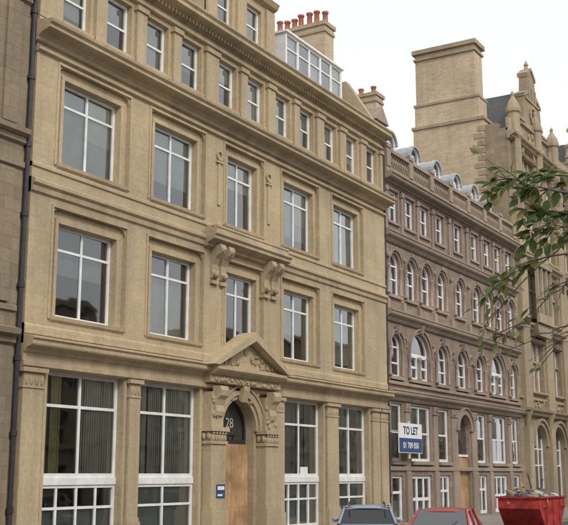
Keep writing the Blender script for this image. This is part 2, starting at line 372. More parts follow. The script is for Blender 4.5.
T.cornice(XL,XR,[(.1,2.86),(.2,2.9),(.2,3.02),(.14,3.05),(.14,3.24),(.2,3.28),(.26,3.38),(.46,3.44),(.48,3.48),(.48,3.58),(.54,3.62),(.54,3.66),(.1,3.76)])
T.cornice(XL,XR,[(.1,3.76),(.17,3.78),(.17,4.0),(.13,4.06)])
# ---- door case
for a,b_ in ((29.42,30.3),(32.9,33.78)):
    T.box(a-.06,b_+.06,D-.5,D+.03,G,-1.2); T.box(a-.03,b_+.03,D-.46,D+.03,-1.2,-1.08)
    T.box(a,b_,D-.4,D+.03,-1.08,1.0)
    T.box(a-.05,b_+.05,D-.45,D+.03,1.0,1.1); T.box(a+.02,b_-.02,D-.39,D+.03,1.1,1.42); T.box(a-.09,b_+.09,D-.5,D+.03,1.42,1.56)
    for i in range(5):
        xx=a+(b_-a)*(i+.5)/5; C.ball((xx,D-.4,1.2),.09,.9,.8,1.5); C.ball((xx,D-.43,1.36),.06)
    C.ball((a,D-.3,1.26),.1,.8,1,1.4); C.ball((a,D-.1,1.26),.1,.8,1,1.4)
    T.box(a+.08,b_-.08,D-.34,D+.03,1.56,2.75)
    T.xprism([(D-.3,1.9),(D-.42,1.95),(D-.46,2.1),(D-.42,2.3),(D-.5,2.5),(D-.62,2.62),(D-.66,2.8),(D-.6,2.95),(D-.3,2.95)],a+.2,b_-.2)
    carving(C,a+.1,b_-.1,1.65,2.6,D-.36,16,.05,.1)
T.ring(31.6,1.52,1.102,1.25,D-.12,D+.1,20); T.ring(31.6,1.52,1.251,1.5,D-.2,D+.1,20); T.ring(31.6,1.52,1.501,1.58,D-.25,D+.1,20)
T.xprism([(D-.2,2.55),(D-.3,2.5),(D-.42,2.9),(D-.42,3.1),(D-.1,3.1)],31.42,31.78)
carving(C,30.4,31.1,2.55,2.95,D-.14,14,.05,.1); carving(C,32.1,32.8,2.55,2.95,D-.14,14,.05,.1)
T.cornice(29.3,33.9,[(.3,3.05),(.42,3.08),(.42,3.26),(.4,3.3),(.55,3.36),(.66,3.44),(.72,3.5),(.72,3.6),(.3,3.62)])
carving(C,29.5,33.7,3.13,3.22,D-.44,46,.04,.07)
px0,px1,pa=28.95,34.2,31.6
T.prism([(px0+.35,3.625),(px1-.35,3.625),(pa,4.62)],D-.42,D-.1)
T.prism([(px0,3.63),(px0+.36,3.63),(pa,4.66),(px1-.36,3.63),(px1,3.63),(pa,4.98)],D-.8,D-.05)
T.prism([(px0+.2,3.74),(px0+.42,3.7),(pa,4.69),(px1-.42,3.7),(px1-.2,3.74),(pa,4.83)],D-.62,D-.3)
for k in range(46):
    t=U(-1,1); hh=(1-abs(t))*.62
    C.ball((31.6+t*1.9,D-.44,3.74+U(0,max(.05,hh))),U(.04,.09),U(.7,1.5),.7,U(.7,1.4),7,5)
F2=M(); F2.box(30.5,32.7,yw+.15,yw+.25,1.05,1.2); F2.ring(31.6,1.52,1.03,1.11,yw+.15,yw+.25,16)
F2.box(30.5,30.57,yw+.15,yw+.25,1.2,1.52); F2.box(32.63,32.7,yw+.15,yw+.25,1.2,1.52)
F2.obj('fanlight_frame',MIR,b1)
GL.quad((30.5,yw+.2,1.2),(32.7,yw+.2,1.2),(32.7,yw+.2,2.62),(30.5,yw+.2,2.62))
CU.quad((30.5,yw+.3,1.2),(32.7,yw+.3,1.2),(32.7,yw+.3,2.62),(30.5,yw+.3,2.62))
DR=M()
for i in range(2):
    a=30.5+i*1.1
    DR.box(a+.003,a+1.097,yw+.04+.006*i,yw+.09+.006*i,G+.02,-1.15); DR.box(a+.003,a+1.097,yw+.046-.006*i,yw+.1,-1.145,1.05)
DR.obj('boarded_door',MWD,b1)
NP=M(); NP.box(29.74,30.24,D-.425,D-.405,-.78,-.34); NP.obj('notice_board_blue',MBLUE,b1)
NP=M(); NP.box(29.79,30.19,D-.43,D-.427,-.52,-.40); NP.box(29.79,30.08,D-.43,D-.427,-.72,-.66); NP.obj('notice_panel_white',MWS,b1)
def text(s,size,loc,rot,mat,par,name,ext=.004,bold=.0):
    cu=bpy.data.curves.new(name,'FONT'); cu.body=s; cu.size=size; cu.align_x='CENTER'; cu.align_y='CENTER'; cu.extrude=ext; cu.offset=bold
    o=bpy.data.objects.new(name,cu); scn.collection.objects.link(o); o.location=loc; o.rotation_euler=rot; o.data.materials.append(mat); o.parent=par; return o
text('28',.5,(31.66,yw+.17,1.78),(math.pi/2,0,0),MNUM,b1,'house_number',.005,.0)
# ---- balcony
T.cornice(29.15,34.35,[(.14,7.72),(.3,7.78),(.3,7.86),(.5,7.95),(.62,8.0),(.62,8.1),(.7,8.16),(.7,8.26),(.1,8.3)])
T.box(29.3,34.2,D-.6,D-.45,8.3,8.42); T.box(29.3,34.2,D-.63,D-.42,8.42,8.5)
for x in (29.3,34.05): T.box(x,x+.15,D-.449,D-.1,8.3,8.49)
for x in (29.6,30.15,33.05,33.6):
    T.xprism([(D-.05,6.65),(D-.2,6.7),(D-.27,6.85),(D-.2,7.0),(D-.22,7.2),(D-.34,7.4),(D-.52,7.55),(D-.6,7.72),(D-.55,7.87),(D-.05,7.87)],x,x+.34)
    C.ball((x+.17,D-.28,6.83),.13,1,.8,1); C.ball((x+.17,D-.52,7.7),.13,1.1,.9,1)
    T.box(x-.03,x+.37,D-.25,D,6.5,6.62)
W.box(XL,XL+.4,y1+.001,D+9,G,15.7); W.box(XR-.4,XR,y1+.001,D+9,G,16.3); W.box(XL,XR,D+9.001,D+9.4,G,15.7)
W.obj('facade_wall',MS,b1); WG.obj('ground_floor_wall',MSG,b1); T.obj('mouldings',MST,b1); C.obj('carvings',MCARV,b1,True)
F.obj('window_frames',MW,b1); GL.obj('window_panes',MGL,b1,recalc=False); BC.obj('cream_blinds',MBL,b1); BG.obj('grey_blinds',MBG,b1); CU.obj('dark_curtains',MCU,b1); BY.obj('warm_glow_blind',MBY,b1)
interior(b1,XL+.4,XR-.4,[G,3.1,7.9,12.4,15.55],y1+.05,D+6)
NL=M(); NL.box(36.5,37.1,yw+.03,yw+.035,.0,.28); NL.obj('window_notice',MWS,b1)
# ================================================================== BUILDING 0 (left)
b0=empty('dark_sandstone_building')
W=M();T=M();F=M();GL=M();BG=M()
X0,X1=2.0,20.5
ops=[]
for x in [4.5,8.3,12.1,15.9]:
    w=1.1
    for a,b in ((-.9,2.6),(4.9,7.6),(10.2,12.8),(14.2,16.2)): ops.append((x-w,x+w,a,b)); window(F,GL,x-w,x+w,a,b,D+.2,(.5,),(.7,)); blind(BG,x-w,x+w,a,b,D+.5,.5)
W.wall(X0,X1,G-.3,17.5,D-.05,D+.45,ops)
for z in (3.4,9.0,13.2,17.2): T.cornice(X0,X1,[(.05,z),(.15,z+.06),(.15,z+.2),(.32,z+.28),(.34,z+.42),(.1,z+.5)])
T.cornice(X0,X1,[(.05,4.3),(.12,4.33),(.12,4.45),(.05,4.5)]); T.cornice(X0,X1,[(.05,8.3),(.14,8.35),(.14,8.5),(.05,8.55)])
for x in [2.05,6.1,9.9,13.7,17.5,19.6]: T.box(x,x+.55,D-.13,D+.02,4.55,8.25); T.box(x,x+.55,D-.13,D+.02,9.55,13.15); T.box(x,x+.6,D-.16,D+.02,G,3.35)
W.box(X0,X0+.4,D+.451,D+9,G,17.5); W.box(X0,X1,D+9.01,D+9.4,G,17.5); W.box(X1-.4,X1,D+.451,D+9,G,17.5)
W.obj('facade_wall',M0,b0); T.obj('mouldings',M0,b0); F.obj('window_frames',MW,b0); GL.obj('window_panes',MGL,b0,recalc=False); BG.obj('blinds',MBG,b0)
RF=M(); RF.xprism([(D+.45,17.4),(D+2.5,19.5),(D+9,19.5),(D+9,17.4)],X0,X1); RF.obj('roof',MSL,b0)
interior(b0,X0+.4,X1-.4,[G,3.2,8.8,13.2,17.2],D+.5,D+6)
W=M(); W.box(20.5,20.78,D+.02,D+.5,G,16.0); W.obj('party_strip',MS,b1)
dp=empty('drainpipe')
P=M(); P.tube([(20.62,D-.1,G),(20.62,D-.1,13.6),(20.62,D-.1,16)],[.075]*3,10)
for z in [-1,1,3,5,7,9,11,13]: P.tube([(20.62,D-.1,z),(20.62,D-.1,z+.14)],[.1,.1],10); P.box(20.5,20.74,D-.06,D+.03,z+.02,z+.1)
P.obj('pipe',MIR,dp)
dp2=empty('drainpipe')
P=M(); P.tube([(43.98,D-.12,G),(43.98,D-.12,15)],[.06]*2,10)
for z in [-1,1,3,5,7,9,11,13]: P.tube([(43.98,D-.12,z),(43.98,D-.12,z+.14)],[.085,.085],10)
P.obj('pipe',MIR,dp2)
# ================================================================== BUILDING 2
b2=empty('arcaded_sandstone_building')
W=M();T=M();F=M();GL=M();BC=M();BG=M();CU=M();C=M();CO=M()
XL,XR=44.02,63.1; y1=D+.5; yw=D+.1
bc=[(45.15,.6),(47.95,1.2),(50.85,.7),(53.6,.75),(56.35,.7),(59.25,1.2),(62.05,.6)]
c3=[45.15,47.1,48.95,51.0,53.6,56.2,58.25,60.1,62.05]
ops=[]
for c,w in bc:
    isd=abs(c-53.6)<.1
    if not isd: ops.append((c-w,c+w,.6,3.25)); ops.append((c-w,c+w,-2.1,-.05))
    else: ops.append((c-.85,c+.85,G,3.1))
for c,w in bc:
    zs=6.5-min(w,1.0) if w<1 else 5.6
    ops.append((c-w,c+w,4.5,zs+w))
for c in c3:
    r=.6
    ops.append((c-r,c+r,8.35,10.4)); ops.append((c-.56,c+.56,11.95,13.5))
W.wall(XL,XR,G-.3,14.3,D,y1,ops)
for c,w in bc:
    isd=abs(c-53.6)<.1
    if isd:
        W.spandrel(c,3.1-.85,.85,D,y1,10); T.ring(c,2.25,.86,1.15,D-.15,D+.1,16); T.ring(c,2.25,1.151,1.25,D-.22,D+.1,16)
        B=M(); B.box(c-.85,c-.004,yw+.05,yw+.1,G+.02,.9); B.box(c+.004,c+.85,yw+.06,yw+.11,G+.02,.9); B.obj('boarded_door',MWD,b2)
        F.box(c-.85,c+.85,yw,yw+.1,.9,1.02); GL.quad((c-.85,yw+.1,1.02),(c+.85,yw+.1,1.02),(c+.85,yw+.1,3.1),(c-.85,yw+.1,3.1))
    else:
        window(F,GL,c-w,c+w,.6,3.25,yw,(.5,) if w>1 else (),(.5,),.11,.09)
        if w>1: window(F,GL,c-w,c+w,-2.1,-.05,yw,(.33,.66),(.45,),.16,.15)
        else: window(F,GL,c-w,c+w,-2.1,-.05,yw,(.5,) if w>.65 else (),(.62,),.13,.12)
        T.box(c-w-.12,c+w+.12,D-.14,D+.03,.44,.595)
        if R()<.75: blind(random.choice([BC,BG,BG]),c-w,c+w,.6,3.25,yw+.2,U(.2,.8))
        F.box(c-w,c+w,yw+.15,yw+.2,-2.1,-1.2)
    zs=6.5-min(w,1.0) if w<1 else 5.6
    if w>1:
        W.spandrel(c,zs,w,D,y1,10)
        for s in (-1,1):
            window(F,GL,c+s*w/2-w/2+.04,c+s*w/2+w/2-.04,4.5,zs+.1,yw,(),(.5,),.1,.08)
        F.ring(c,zs,w-.1,w+.01,yw,yw+.09,16); F.box(c-w,c+w,yw+.01,yw+.08,zs+.101,zs+.2)
        GL.quad((c-w,yw+.05,zs+.2),(c+w,yw+.05,zs+.2),(c+w,yw+.05,zs+w),(c-w,yw+.05,zs+w))
        CO.lathe(c,D-.02,[(.1,4.5),(.1,4.6),(.06,4.65),(.06,5.4),(.1,5.45),(.11,5.62)],10)
    else: archwin(W,F,GL,c,w,4.5,zs,D,y1,yw)
    F.box(c-w+.05,c+w-.05,yw+.015,yw+.075,5.1,5.18)
    T.ring(c,zs,w+.002,w+.16,D-.08,D+.05,16); T.ring(c,zs,w+.161,w+.24,D-.17,D+.05,16)
    T.xprism([(D-.08,zs+w-.02),(D-.24,zs+w),(D-.3,zs+w+.4),(D-.05,zs+w+.4)],c-.09,c+.09)
    T.box(c-w-.15,c+w+.15,D-.16,D+.03,4.34,4.495)
    if R()<.7: blind(random.choice([BC,BG,CU]),c-w,c+w,4.5,zs+w,yw+.2,U(.3,.8))
    for s in (-1,1):
        CO.lathe(c+s*(w+.12),D-.05,[(.11,4.5),(.11,4.6),(.075,4.65),(.07,zs-.3),(.08,zs-.27),(.12,zs-.08),(.13,zs-.02)],10)
for c in c3:
    r=.6
    zs=10.4-r
    archwin(W,F,GL,c,r,8.35,zs,D,y1,yw)
    F.box(c-r+.05,c+r-.05,yw+.015,yw+.075,9.1,9.18)
    T.ring(c,zs,r+.002,r+.13,D-.08,D+.05,14); T.ring(c,zs,r+.131,r+.2,D-.16,D+.05,14)
    C.ball((c,D-.16,10.58),.1,.9,.8,1.4)
    T.box(c-r-.15,c+r+.15,D-.14,D+.03,8.2,8.345)
    for s in (-1,1):
        CO.lathe(c+s*(r+.1),D-.04,[(.11,8.36),(.11,8.46),(.07,8.5),(.065,zs-.28),(.08,zs-.25),(.12,zs-.08),(.13,zs-.02)],10)
    window(F,GL,c-.56,c+.56,11.95,13.5,yw,(),(.5,),.1,.08)
    T.box(c-.7,c+.7,D-.12,D+.03,11.82,11.945); T.box(c-.68,c-.57,D-.06,D+.03,11.95,13.5); T.box(c+.57,c+.68,D-.06,D+.03,11.95,13.5); T.box(c-.7,c+.7,D-.09,D+.03,13.505,13.65)
    if R()<.7: blind(random.choice([BC,BG]),c-r,c+r,8.35,10.4,yw+.2,U(.2,.7))
    if R()<.7: blind(random.choice([BC,BG]),c-.5,c+.5,11.95,13.5,yw+.2,U(.2,.9))
mids=[(a+b)/2 for a,b in zip(c3,c3[1:])]
for x in mids+[44.3,62.9]:
    T.box(x-.14,x+.14,D-.14,D+.03,7.6,8.1); T.box(x-.11,x+.11,D-.1,D+.03,11.4,13.6); T.box(x-.16,x+.16,D-.16,D+.03,13.35,13.6)
    C.ball((x,D-.12,10.2),.12,1,.7,1.2)
for (c,w),(c2,w2) in zip(bc,bc[1:]):
    a=c+w+.22; b_=c2-w2-.22
    T.box(a,b_,D-.12,D+.03,G,.1); T.box(a+.04,b_-.04,D-.08,D+.03,.1,2.9); T.box(a,b_,D-.13,D+.03,2.9,3.3)
    carving(C,a+.05,b_-.05,5.9,6.4,D-.05,10,.05,.11)
    carving(C,a+.05,b_-.05,3.0,3.25,D-.14,6,.05,.08)
for z,s in ((3.45,.8),(7.15,.8),(10.95,.8),(13.75,1.2)):
    T.cornice(XL-.02,XR+.02,[(.06,z-.1),(.12,z-.05),(.12,z+.05),(.2,z+.1),(.4*s,z+.18),(.44*s,z+.24),(.44*s,z+.32),(.5*s,z+.36),(.5*s,z+.42),(.05,z+.5)])
    x=XL+.1
    while x<XR: T.box(x,x+.09,D-.22*s,D-.05,z+.0,z+.11); x+=.2
T.cornice(XL,XR,[(.05,.15),(.1,.17),(.1,.32),(.05,.35)]); T.cornice(XL,XR,[(.05,4.1),(.13,4.12),(.13,4.25),(.05,4.28)])
T.box(XL,XR,D-.25,D+.1,14.2,14.5); T.box(XL,XR,D-.28,D+.12,15.25,15.42)
x=XL; k=0
while x<XR-.2:
    if k%9==0: T.box(x,x+.45,D-.3,D+.12,14.5,15.25); T.box(x-.03,x+.48,D-.33,D+.14,15.42,15.6); x+=.5
    else: T.xprism([(D-.2,14.5),(D-.12,14.6),(D-.22,14.85),(D-.12,15.1),(D-.2,15.25),(D,15.25),(D,14.5)],x+.04,x+.2); x+=.27
    k+=1
W.box(XL,XR,D+.02,D+.1,14.45,15.2)
RF=M(); RF.xprism([(D+.5,14.3),(D+.7,14.6),(D+2.2,17.0),(D+5,17.6),(D+9,16),(D+9,14.3)],XL,XR); RF.obj('mansard_roof',MSL,b2)
LD=M(); DF=M()
for x in (46.9,49.9,52.9,55.9,58.7,61.3):
    w=.5
    DF.box(x-w-.1,x-w,D+.85,D+.95,15.2,16.5); DF.box(x+w,x+w+.1,D+.85,D+.95,15.2,16.5)
    DF.box(x-.04,x+.04,D+.86,D+.94,15.2,16.5); DF.box(x-w,x+w,D+.855,D+.945,16.1,16.18)
    DF.ring(x,16.5,w,w+.1,D+.85,D+.95,10); LD.ring(x,16.5,w+.101,w+.2,D+.72,D+.95,10)
    GL.quad((x-w,D+.9,15.2),(x+w,D+.9,15.2),(x+w,D+.9,16.7),(x-w,D+.9,16.7))
    BG.quad((x-w,D+1.02,15.2),(x+w,D+1.02,15.2),(x+w,D+1.02,16.7),(x-w,D+1.02,16.7))
    LD.ring(x,16.5,w+.0,w+.17,D+.951,D+2.6,10); LD.box(x-w-.17,x-w-.0,D+.951,D+2.4,15.0,16.5); LD.box(x+w+.0,x+w+.17,D+.951,D+2.4,15.0,16.5)
DF.obj('dormer_frames',MW,b2); LD.obj('dormer_lead',MLEAD,b2)
T.box(44.05,45.3,D+.3,D+1.8,15.2,16.9); T.prism([(43.95,16.9),(45.4,16.9),(44.68,17.7)],D+.2,D+1.8)
chimney(b2,51.3,52.2,24.4,26.6,15.5,21.3,3,ph=.45)
W.box(XL,XL+.4,y1+.001,D+9,G,14.6); W.box(XR-.4,XR,y1+.001,D+9,G,14.6); W.box(XL,XR,D+9.01,D+9.4,G,14.6)
W.obj('facade_wall',M2,b2); T.obj('mouldings',M2T,b2); C.obj('carvings',M2T,b2,True); CO.obj('colonnettes',M2T,b2,True)
F.obj('window_frames',MW,b2); GL.obj('window_panes',MGL2,b2,recalc=False); BC.obj('cream_blinds',MBL,b2); BG.obj('grey_blinds',MBG,b2); CU.obj('dark_curtains',MCU,b2)
interior(b2,XL+.4,XR-.4,[G,3.6,7.4,11.3,14.2],y1+.05,D+6)
# ---- letting sign board on B2
sg=empty('to_let_sign')
S=M(); S.box(44.0,46.6,D-.62,D-.58,.95,2.3); S.obj('board',MWS,sg)
S=M(); S.box(44.03,46.57,D-.626,D-.621,.98,1.62); S.obj('blue_band',MBLUE,sg)
S=M(); S.box(44.4,44.48,D-.57,D+.02,1.9,1.98); S.box(46.2,46.28,D-.57,D+.02,1.9,1.98); S.box(45.25,45.33,D-.57,D-.5,.7,2.4); S.obj('brackets',MW,sg)
text('TO LET',.5,(45.3,D-.625,1.95),(math.pi/2,0,0),MLET,sg,'to_let_lettering',.003,.012)
text('01 709 050',.38,(45.3,D-.63,1.28),(math.pi/2,0,0),MWS,sg,'phone_number',.003,.006)
# ================================================================== BUILDING 3
b3=empty('gothic_gabled_building')
W=M();T=M();F=M();GL=M();BG=M();C=M();CO=M()
XL,XR=63.15,98.; y1=D+.6; yw=D+.25
bays=[(66.9,1.35),(70.9,1.35),(74.9,1.35),(78.9,1.35),(82.9,1.35),(86.9,1.35),(90.9,1.35),(94.9,1.35)]
ops=[]
for c,w in bays:
    ops.append((c-w,c+w,G+.3,3.1)); 
    for a,b in ((5.2,8.3),(10.0,12.9),(14.3,17.0),(18.3,20.6)): ops.append((c-w,c+w,a,b))
W.wall(XL,XR,G-.3,22,D,y1,ops)
for c,w in bays:
    W.spandrel(c,3.1-w,w,D,y1,12); T.ring(c,3.1-w,w+.002,w+.25,D-.14,D+.05,18); T.ring(c,3.1-w,w+.251,w+.4,D-.28,D+.05,18)
    window(F,GL,c-w,c+w,G+.3,3.1,yw,(.33,.66),(.5,.7),.09,.08)
    for k,(a,b) in enumerate(((5.2,8.3),(10.0,12.9),(14.3,17.0),(18.3,20.6))):
        for i in range(3):
            x0=c-w+i*w*2/3+(.06 if i else 0); x1=c-w+(i+1)*w*2/3-(.06 if i<2 else 0)
            window(F,GL,x0,x1,a,b,yw,(),(.62,),.06,.05)
        for i in (1,2):
            x=c-w+i*w*2/3; T.box(x-.1,x+.1,D+.08,D+.5,a,b)
        T.box(c-w,c+w,D+.09,D+.48,a+(b-a)*.6,a+(b-a)*.6+.14)
        T.box(c-w-.25,c-w-.002,D-.12,D+.05,a,b); T.box(c+w+.002,c+w+.25,D-.12,D+.05,a,b)
        if k in (1,3):
            T.ring(c,b-.1,w*.85,w+.2,D-.2,D+.05,12,.25,math.pi-.25)
        T.cornice(c-w-.35,c+w+.35,[(.05,b+.02),(.2,b+.08),(.3,b+.25),(.05,b+.3)])
        T.cornice(c-w-.35,c+w+.35,[(.05,a-.25),(.25,a-.15),(.25,a-.03),(.05,a)])
        if R()<.6: blind(BG,c-w,c+w,a,b,yw+.2,U(.2,.8))
        for s in (-1,1): CO.lathe(c+s*(w+.42),D-.1,[(.14,a-.2),(.14,a),(.09,a+.08),(.09,b-.35),(.15,b-.1),(.17,b)],10)
        carving(C,c-w,c+w,a-1.0,a-.4,D-.02,14,.08,.16)
for z in (3.7,9.1,13.5,17.5,21.4):
    T.cornice(XL-.05,XR,[(.06,z-.15),(.16,z-.1),(.16,z),(.3,z+.08),(.5,z+.2),(.54,z+.34),(.06,z+.42)])
    x=XL+.1
    while x<XR: T.box(x,x+.14,D-.34,D-.05,z-.06,z+.1); x+=.36
T.cornice(XL,XR,[(.06,4.6),(.12,4.62),(.12,4.75),(.06,4.78)])
for x in (64.2,68.9,72.9,80.9,88.9,96.9):
    CO.lathe(x,D-.1,[(.1,2.9),(.45,4.0),(.45,9.0),(.5,9.1),(.45,9.2),(.45,13.5),(.5,13.6),(.43,13.7),(.43,17.5),(.52,17.6),(.42,17.8),(.42,21.4),(.56,21.6),(.56,21.9),(.4,22.0),(.4,23.2),(.5,23.3),(.5,23.5),(.38,23.9),(.16,24.3),(.1,24.4),(.13,24.6),(.02,24.8)],8,math.pi/8)
    T.box(x-.42,x+.42,D-.35,D+.03,G,2.9)
for ox in (66.9,78.9):
    T.prism([(ox-1.5,9.5),(ox+1.5,9.5),(ox+1.2,8.7),(ox-1.2,8.7)],D-.7,D-.01)
    for x in (-1.5,-.6,.45,1.35): T.box(ox+x,ox+x+.16,D-.85,D-.65,9.5,13.2)
    T.box(ox-1.6,ox+1.6,D-.9,D-.02,13.2,13.45); T.box(ox-1.55,ox+1.55,D-.88,D-.7,9.5,10.1)
    GL.quad((ox-1.4,D-.72,10.1),(ox+1.4,D-.72,10.1),(ox+1.4,D-.72,13.2),(ox-1.4,D-.72,13.2))
for gx,h in ((68.8,5.8),(80.9,5.2),(91,5.6)):
    g=2.9
    W.prism([(gx-g,22),(gx+g,22),(gx+g,23.4),(gx+g*.72,23.6),(gx+g*.62,22+h*.6),(gx+g*.34,22+h*.68),(gx+g*.28,22+h*.9),(gx,22+h),(gx-g*.28,22+h*.9),(gx-g*.34,22+h*.68),(gx-g*.62,22+h*.6),(gx-g*.72,23.6),(gx-g,23.4)],D+.02,D+.6)
    for s in (-1,1):
        T.box(gx+s*g*.84-.5,gx+s*g*.84+.5,D-.08,D+.7,23.4,23.58)
        CO.lathe(gx+s*g*.86,D+.3,[(.22,23.58),(.18,23.9),(.26,24.0),(.16,24.3),(.02,24.5)],8)
        T.prism([(gx+s*(g*.64),22+h*.58),(gx+s*(g*.66),22+h*.62),(gx+s*g*.34,22+h*.7),(gx+s*g*.3,22+h*.66)],D-.06,D+.7)
        T.prism([(gx+s*(g*.3),22+h*.88),(gx+s*(g*.32),22+h*.93),(gx,22+h+.2),(gx,22+h+.01)],D-.06,D+.7)
    CO.lathe(gx,D+.3,[(.2,22+h+.1),(.12,22+h+.35),(.18,22+h+.45),(.02,22+h+.8)],8)
    T.ring(gx,24.4,.5,.75,D-.1,D+.05,14,0,2*math.pi); T.cornice(gx-g,gx+g,[(0,23.),(.15,23.05),(.15,23.2),(0,23.25)])
    T.box(gx-1.5,gx+1.5,D-.06,D+.05,25.3,25.45)
    for i in (-1,0,1): T.box(gx+i*.7-.1,gx+i*.7+.1,D-.08,D+.05,25.46,26.4)
    carving(C,gx-1.2,gx+1.2,22.2,22.9,D-.02,26,.08,.2)
    RG=M(); RG.prism([(gx-g*.6,22),(gx+g*.6,22),(gx,22+h*.75)],D+.61,D+4); RG.obj('gable_roof',MSL,b3)
T.box(XL,65.8,D-.1,D+.1,21.82,22.7); T.box(72,78.,D-.1,D+.1,21.82,22.7)
RF=M(); RF.xprism([(D+.6,21.8),(D+3.3,23.6),(D+6.5,21.8)],XL+.3,XR); RF.obj('roof',MSL,b3)
SW=M(); SW.box(XL,XL+.5,D+.601,22.25,G,22.4); SW.obj('side_wall_front',M3,b3)
SB=M(); SB.box(XL-.15,XL+1.6,22.251,27.2,G,22.9); SB.box(XL-.05,XL+1.5,22.55,27.1,22.9,24.5); SB.box(XL+0,XL+1.45,22.75,27.0,24.5,28.2)
SB.obj('side_wall_brick',MBR,b3)
SC=M(); SC.box(XL-.25,XL+1.7,22.15,27.3,22.8,23.0); SC.box(XL-.12,XL+1.57,22.5,27.16,24.45,24.6); SC.box(XL-.12,XL+1.57,22.65,27.1,27.75,27.9); SC.box(XL-.2,XL+1.65,22.57,27.18,28.2,28.5)
for z in range(0,22): SC.box(XL-.19,XL+.3,22.2,22.2+(.45 if z%2 else .7),z*.5+11.5,z*.5+11.85)
SC.obj('chimney_bands',M3T,b3)
W.box(XR-.4,XR,D+.601,D+6.5,G,21.8); W.box(XL+1.7,XR-.41,D+6.1,D+6.5,G,21.8)
W.obj('facade_wall',M3,b3); T.obj('mouldings',M3T,b3); C.obj('carvings',M3T,b3,True); CO.obj('turret_shafts',M3T,b3)
F.obj('window_frames',MW,b3); GL.obj('window_panes',MGL2,b3,recalc=False); BG.obj('blinds',MBG,b3)
interior(b3,XL+.6,XR-.5,[G,3.7,9.1,13.5,17.5,21.6],y1+.05,D+5.2)
# ================================================================== opposite side terrace (behind the camera, seen in reflections)
ob=empty('opposite_terrace')
W=M();T=M();GL=M();F=M()
YO=-9.
def owall(x0,x1,h):
    ops=[]; x=x0+1.2
    while x+1.6<x1-.5:
        z=-1.4
        while z+2.2<h-.8: ops.append((x,x+1.4,z,z+2.2)); GL.quad((x,YO-.3,z),(x+1.4,YO-.3,z),(x+1.4,YO-.3,z+2.2),(x,YO-.3,z+2.2)); F.box(x+.66,x+.74,YO-.28,YO-.2,z,z+2.2); F.box(x,x+1.4,YO-.28,YO-.21,z+1.1,z+1.17); z+=3.8
        x+=2.9
    W.wall(x0,x1,G-.3,h,YO-.4,YO,ops); W.box(x0,x1,YO-10,YO-.45,G,h)
    for z in (2.,h-.5): T.box(x0,x1,YO-.05,YO+.35,z,z+.35)
for a,b_,h in ((-30,2,11),(2,22,12),(22,40,9),(40,58,12),(58,80,10),(80,110,13),(110,140,10)): owall(a,b_,h)
W.obj('facade_walls',M3T,ob); T.obj('cornices',M3T,ob); GL.obj('window_panes',plain('dark_glass',(.03,.035,.04),.1,.2),ob); F.obj('window_frames',MW,ob)
# ================================================================== ground
def sheet(name,x0,x1,y0,y1,z,mat,zb=None):
    m=M()
    if zb is None: m.quad((x0,y0,z),(x1,y0,z),(x1,y1,z),(x0,y1,z))
    else: m.box(x0,x1,y0,y1,zb,z)
    return m.obj(name,mat)
sheet('ground',-600,600,-600,600,-.02,plain('ground_earth',(.12,.11,.09),.95,.2,.05))
MAS=plain('asphalt',(.06,.06,.061),.9,.25,3,bump=.3)
MPV=stone('paving_flags',(.30,.285,.26),(.25,.24,.22),(.12,.115,.105),bw=.9,bh=.6,soot=.3)
nt=MPV.node_tree
for n in nt.nodes:
    if n.type=='COMBXYZ':
        s=[k for k in nt.nodes if k.type=='SEPXYZ'][0]; nt.links.new(s.outputs[0],n.inputs[0]); nt.links.new(s.outputs[1],n.inputs[1])
sheet('road',-60,160,-3.3,15.8,0,MAS)
sheet('pavement',-60,160,16.0,D+.3,.12,MPV,-.1); sheet('kerb',-60,160,15.8,15.999,.125,plain('kerb_stone',(.24,.23,.21),.85),-.1)
sheet('pavement',-60,160,-9.,-3.5,.12,MPV,-.1); sheet('kerb',-60,160,-3.499,-3.3,.125,plain('kerb_stone2',(.24,.23,.21),.85),-.1)
MYL=plain('yellow_line_paint',(.55,.42,.05),.7)
sheet('yellow_line',-60,160,15.35,15.43,.005,MYL); sheet('yellow_line',-60,160,15.55,15.63,.005,MYL)
